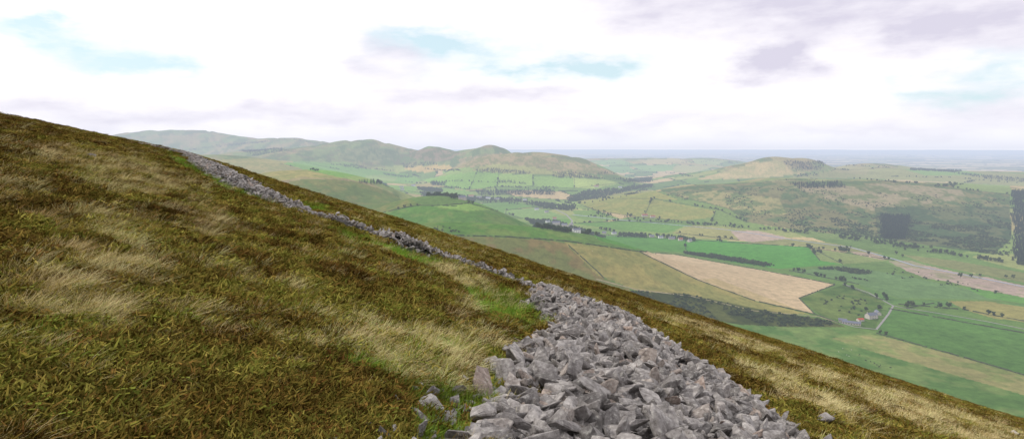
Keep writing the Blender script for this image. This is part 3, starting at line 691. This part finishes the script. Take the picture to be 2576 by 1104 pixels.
trees('gorse_and_scrub',[
 polypts([(1590,733),(1720,742),(1900,778),(2085,808),(2120,820),(1980,820),(1850,812),(1740,790),(1610,748)],5),
 polypts([(2055,674),(2120,672),(2190,682),(2180,690),(2090,684)],4), polypts([(2330,758),(2440,762),(2510,782),(2500,792),(2400,780),(2320,768)],5),
 polypts([(1070,572),(1130,574),(1160,582),(1110,584)],6), polypts([(2140,698),(2190,706),(2180,714)],6), polypts([(2400,740),(2440,748),(2410,752)],7),
 polypts([(2060,760),(2110,740),(2190,760),(2150,800)],14),
 polypts([(1660,490),(1760,478),(1900,470),(2100,480),(2530,500),(2545,600),(2500,635),(2300,605),(2100,582),(1960,568),(1880,552),(1830,522)],14,9000),
 polypts([(1990,550),(2210,545),(2210,600),(2100,588),(1990,572)],8), polypts([(2230,530),(2540,560),(2540,645),(2290,612)],7),
 polypts([(2180,660),(2600,740),(2600,760),(2250,700)],20)],cg,3,.6,1.9,.48)

# hedges / dyke lines
def strip(V,Q,P,zf,wd,ht):
    P=np.array(P); n=len(P); zs=zf(P[:,0].copy(),P[:,1].copy())
    for i in range(n):
        d=P[min(i+1,n-1)]-P[max(i-1,0)]; d=d/(np.hypot(*d)+1e-9); nn=np.array([-d[1],d[0]])*wd*.5*random.uniform(.6,1.3)
        z0=float(zs[i]); h=ht*random.uniform(.5,1.4); a=P[i]-nn; c_=P[i]+nn
        V+=[(a[0],a[1],z0-.6),(P[i][0]-nn[0]*.6,P[i][1]-nn[1]*.6,z0+h),(P[i][0]+nn[0]*.6,P[i][1]+nn[1]*.6,z0+h),(c_[0],c_[1],z0-.6)]
        if i and random.random()<.93: 
            b0=len(V)-8
            for k in range(3): Q.append((b0+k,b0+k+1,b0+k+5,b0+k+4))
def refine(P,step):
    out=[P[0]]
    for a,b_ in zip(P[:-1],P[1:]):
        L=np.hypot(*(b_-a)); 
        if L>1500: return out
        n=max(1,int(L/step))
        for k in range(1,n+1): out.append(a+(b_-a)*k/n)
    return out
V=[];Q=[]
for l_ in hl:
    P=refine(survey(dens(l_,4,False),valley_z,0,450),5); strip(V,Q,P,valley_z,1.4,1.5)
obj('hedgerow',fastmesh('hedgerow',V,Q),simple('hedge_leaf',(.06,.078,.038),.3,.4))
# roads
def ribbon(name,l_,wd,m,lift=.25):
    P=np.array(refine(survey(dens(l_,5,False),valley_z,0,450),8)); V=[];Q=[]; n=len(P)
    for i in range(n):
        d=P[min(i+1,n-1)]-P[max(i-1,0)]; d=d/(np.hypot(*d)+1e-9); nn=np.array([-d[1],d[0]])
        for k in (-1,-.33,.33,1):
            p=P[i]+nn*wd*.5*k; V.append((p[0],p[1],0))
    V=np.array(V); V[:,2]=valley_z(V[:,0].copy(),V[:,1].copy())+lift
    for i in range(n-1):
        for k in range(3): Q.append((i*4+k,i*4+k+1,i*4+k+5,i*4+k+4))
    return obj(name,fastmesh(name,V,Q),m)
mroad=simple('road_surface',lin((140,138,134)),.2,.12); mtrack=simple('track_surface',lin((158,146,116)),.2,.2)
ribbon('road',[(1355,512),(1395,525),(1425,540),(1440,556),(1428,572),(1440,582),(1520,592),(1700,600)],6,mroad)
ribbon('road',[(2120,714),(2185,736),(2245,768),(2262,772),(2350,786),(2480,808),(2600,832)],3.2,mroad)
ribbon('farm_track',[(2247,769),(2235,790),(2205,828),(2150,822),(2110,810)],3.2,mroad)
ribbon('farm_track',[(1500,702),(1600,728),(1740,745),(1900,782),(2060,796),(2110,812)],2.5,mtrack)
ribbon('farm_track',[(1490,500),(1570,482),(1640,477)],4,mtrack)
mw=simple('river_water',(.18,.22,.27),.05,.1,.15)
ribbon('river',[(1440,540),(1560,553),(1700,566),(1830,578),(1900,588),(2000,604),(2140,622),(2250,652),(2300,668),(2420,690),(2600,726)],7,mw,.35)

# ============================================================ LIVESTOCK
def beast(name,woolly):
    V=[];Q=[]
    if woolly:
        tube(V,Q,[(-.62,0,.62),(-.55,0,.62),(-.3,0,.6),(.1,0,.58),(.42,0,.62),(.52,0,.66)],[.06,.22,.31,.32,.26,.1],8)
        tube(V,Q,[(.42,0,.68),(.62,0,.55),(.72,0,.32),(.8,0,.12)],[.16,.11,.09,.05],6)
        for (x_,y_) in ((-.42,.14),(-.42,-.14),(.34,.13),(.34,-.13)): tube(V,Q,[(x_,y_,.5),(x_+.03,y_,.26),(x_,y_,0)],[.08,.045,.03],5)
        tube(V,Q,[(-.6,0,.66),(-.68,0,.45)],[.04,.02],4)
        for s_ in (1,-1): tube(V,Q,[(.68,.06*s_,.42),(.66,.18*s_,.42)],[.03,.01],4)
    else:
        tube(V,Q,[(-1.05,0,1.15),(-.98,0,1.12),(-.6,0,1.05),(0,0,.98),(.5,0,1.02),(.85,0,1.15),(.95,0,1.15)],[.1,.3,.38,.44,.42,.3,.12],8)
        tube(V,Q,[(.8,0,1.2),(1.15,0,.95),(1.3,0,.55),(1.42,0,.2)],[.27,.19,.14,.08],6)
        for (x_,y_,h_) in ((-.78,.22,1),(-.78,-.22,0),(.62,.2,1),(.62,-.2,0)): tube(V,Q,[(x_,y_,.95),(x_+.08*(1 if x_>0 else .6),y_,.5),(x_-.04,y_,.42),(x_,y_,0)],[.17,.09,.07,.06],5)
        tube(V,Q,[(-1.02,0,1.25),(-1.15,0,1.0),(-1.16,0,.5)],[.05,.03,.04],4)
        for s_ in (1,-1): tube(V,Q,[(1.22,.1*s_,.75),(1.18,.3*s_,.75)],[.05,.02],4)
    return fastmesh(name,V,Q)
cowm=beast('cow',False); cowm.materials.append(simple('cow_hide',(.025,.02,.018),2,.5)); shm=beast('sheep',True); shm.materials.append(simple('fleece',(.62,.6,.52),3,.1))
for lst,me,nm in (([(2190,910),(2200,914),(2206,918),(2178,907),(2215,919),(2212,923),(2162,893),(2240,925)],cowm,'cow'),
                  ([(2130,893),(2136,896),(2142,880),(2110,885),(2120,876),(1960,860),(1550,640),(1575,650),(1490,632),(1380,660),(1195,552),(1200,555),(1275,560),(1500,600),(2160,860)],shm,'sheep')):
    for p in survey(lst,valley_z,0,450):
        o=bpy.data.objects.new(nm,me); sc.collection.objects.link(o); o.location=(p[0],p[1],float(valley_z(np.array([p[0]]),np.array([p[1]]))[0])); o.rotation_euler=(0,0,random.uniform(0,6.28))

# ============================================================ SKY
SUN_EL=math.radians(38); SUN_AZ=math.radians(-70)
w=bpy.data.worlds.new('World'); sc.world=w; w.use_nodes=True; nt=w.node_tree; nt.nodes.clear()
out=N(nt,'ShaderNodeOutputWorld'); sky=N(nt,'ShaderNodeTexSky',sky_type='NISHITA'); sky.sun_disc=False; sky.sun_elevation=SUN_EL; sky.sun_rotation=SUN_AZ
bg1=N(nt,'ShaderNodeBackground'); bg1.inputs[1].default_value=.13; nt.links.new(sky.outputs[0],bg1.inputs[0])
bg2=N(nt,'ShaderNodeBackground'); bg2.inputs[1].default_value=1.0; ms=N(nt,'ShaderNodeMixShader')
nt.links.new(bg1.outputs[0],ms.inputs[1]); nt.links.new(bg2.outputs[0],ms.inputs[2]); nt.links.new(ms.outputs[0],out.inputs[0])
def setin(n,vals):
    for i,v in enumerate(vals):
        if v is None: continue
        if hasattr(v,'is_linked'): nt.links.new(v,n.inputs[i])
        else: n.inputs[i].default_value=v
def M(op,a,b_=None,c_=None,clamp=False):
    n=N(nt,'ShaderNodeMath',operation=op); n.use_clamp=clamp; setin(n,(a,b_,c_)); return n.outputs[0]
def VM(op,a,b_=None,c_=None):
    n=N(nt,'ShaderNodeVectorMath',operation=op); setin(n,(a,b_,c_)); return n
tc=N(nt,'ShaderNodeTexCoord'); sp=N(nt,'ShaderNodeSeparateXYZ'); nt.links.new(tc.outputs['Generated'],sp.inputs[0])
az=M('ARCTAN2',sp.outputs[0],sp.outputs[1]); el=M('ARCSINE',sp.outputs[2])
ae=N(nt,'ShaderNodeCombineXYZ'); nt.links.new(az,ae.inputs[0]); nt.links.new(el,ae.inputs[1])
def skynoise(ka,ke,scale,detail,off,color=False):
    v=VM('MULTIPLY_ADD',ae.outputs[0],(ka,ke,0),(0,0,off)).outputs[0]
    n=N(nt,'ShaderNodeTexNoise'); n.inputs['Scale'].default_value=scale; n.inputs['Detail'].default_value=detail; n.inputs['Roughness'].default_value=.55; nt.links.new(v,n.inputs['Vector']); return n.outputs['Color' if color else 'Fac']
w1=skynoise(1,2.2,8,5,1.3,True)
warp=VM('MULTIPLY_ADD',w1,(.28,.10,0),(-.14,-.05,0)).outputs[0]
aw=VM('ADD',ae.outputs[0],warp).outputs[0]
def total(bl):
    t=0.0
    for (u,v,su,sv,k) in bl:
        a0=math.atan((u-CU)/F); e0=math.atan(-(v-CV)/F*math.cos(a0)); sa=su/F*math.cos(a0)**2; se=sv/F*math.cos(a0)
        d=VM('MULTIPLY_ADD',aw,(1/sa,1/se,0),(-a0/sa,-e0/se,0)).outputs[0]
        dd=VM('DOT_PRODUCT',d,d).outputs['Value']
        t=M('MULTIPLY_ADD',M('POWER',0.3679,dd),k,t)
    return t
grey=total([(2050,15,430,70,1.1),(1960,150,110,60,1.1),(2450,60,200,80,.9),(1000,140,110,70,.65),(1640,10,200,50,.5),(1200,245,260,30,.6),(240,290,380,40,.65),(750,290,300,36,.6),(1700,300,500,26,.35),(2500,260,200,50,.5),(2200,330,400,20,.35)])
blue=total([(110,100,240,34,1.1),(320,165,130,26,.9),(1090,85,120,25,.9),(1380,170,220,26,1.),(2420,225,200,30,1.),(1150,120,200,26,.6),(2560,150,110,40,.6),(60,70,150,16,.6)])
fine=skynoise(1,4.5,7,6,3.1); fine2=skynoise(1,3,14,5,5.1)
gm=M('MULTIPLY',grey,M('MULTIPLY_ADD',fine2,1.3,.2),clamp=True); bmk=M('MULTIPLY',blue,M('MULTIPLY_ADD',fine2,3.0,-.5),clamp=True)
gen=M('MULTIPLY',M('SUBTRACT',fine,.48),2.6,clamp=True)
gm=M('MULTIPLY_ADD',gen,.4,gm); gm=M('MINIMUM',gm,1.0)
col=mixc(nt,gm,(1.16,1.13,1.16),(.74,.71,.84))
col=mixc(nt,bmk,col,(.74,.93,1.0))
hz=M('POWER',2.718,M('MULTIPLY',M('ABSOLUTE',el),-34))
col=mixc(nt,M('MULTIPLY',hz,.8),col,(.74,.78,.91))
nt.links.new(col,bg2.inputs[0])
# skylight turned down overhead, out of frame, so the sun shapes the ground more
nt.links.new(M('SUBTRACT',1.0,M('MULTIPLY',M('MULTIPLY',M('SUBTRACT',el,.30),2.5,clamp=True),.18)),bg2.inputs[1])
nt.links.new(M('MULTIPLY_ADD',bmk,-.2,1.0),ms.inputs[0])
w.cycles.sampling_method='MANUAL'; w.cycles.sample_map_resolution=512
sd=bpy.data.lights.new('sun','SUN'); sd.energy=2.1; sd.angle=math.radians(7); sd.color=(1,.95,.86)
so=bpy.data.objects.new('sun',sd); sc.collection.objects.link(so)
d=Vector((math.sin(SUN_AZ)*math.cos(SUN_EL),math.cos(SUN_AZ)*math.cos(SUN_EL),math.sin(SUN_EL)))
so.rotation_euler=(-d).to_track_quat('-Z','Y').to_euler()
# ============================================================ CAMERA
cd=bpy.data.cameras.new('camera'); cam=bpy.data.objects.new('camera',cd); sc.collection.objects.link(cam); sc.camera=cam
cam.location=(0,0,0); cam.rotation_euler=(math.pi/2,0,0); cd.sensor_width=36; cd.lens=36*F/2576; cd.shift_y=-(552-CV)/2576; cd.clip_start=.1; cd.clip_end=300000
sc.view_settings.view_transform='Standard'; sc.view_settings.look='None'; sc.view_settings.exposure=0
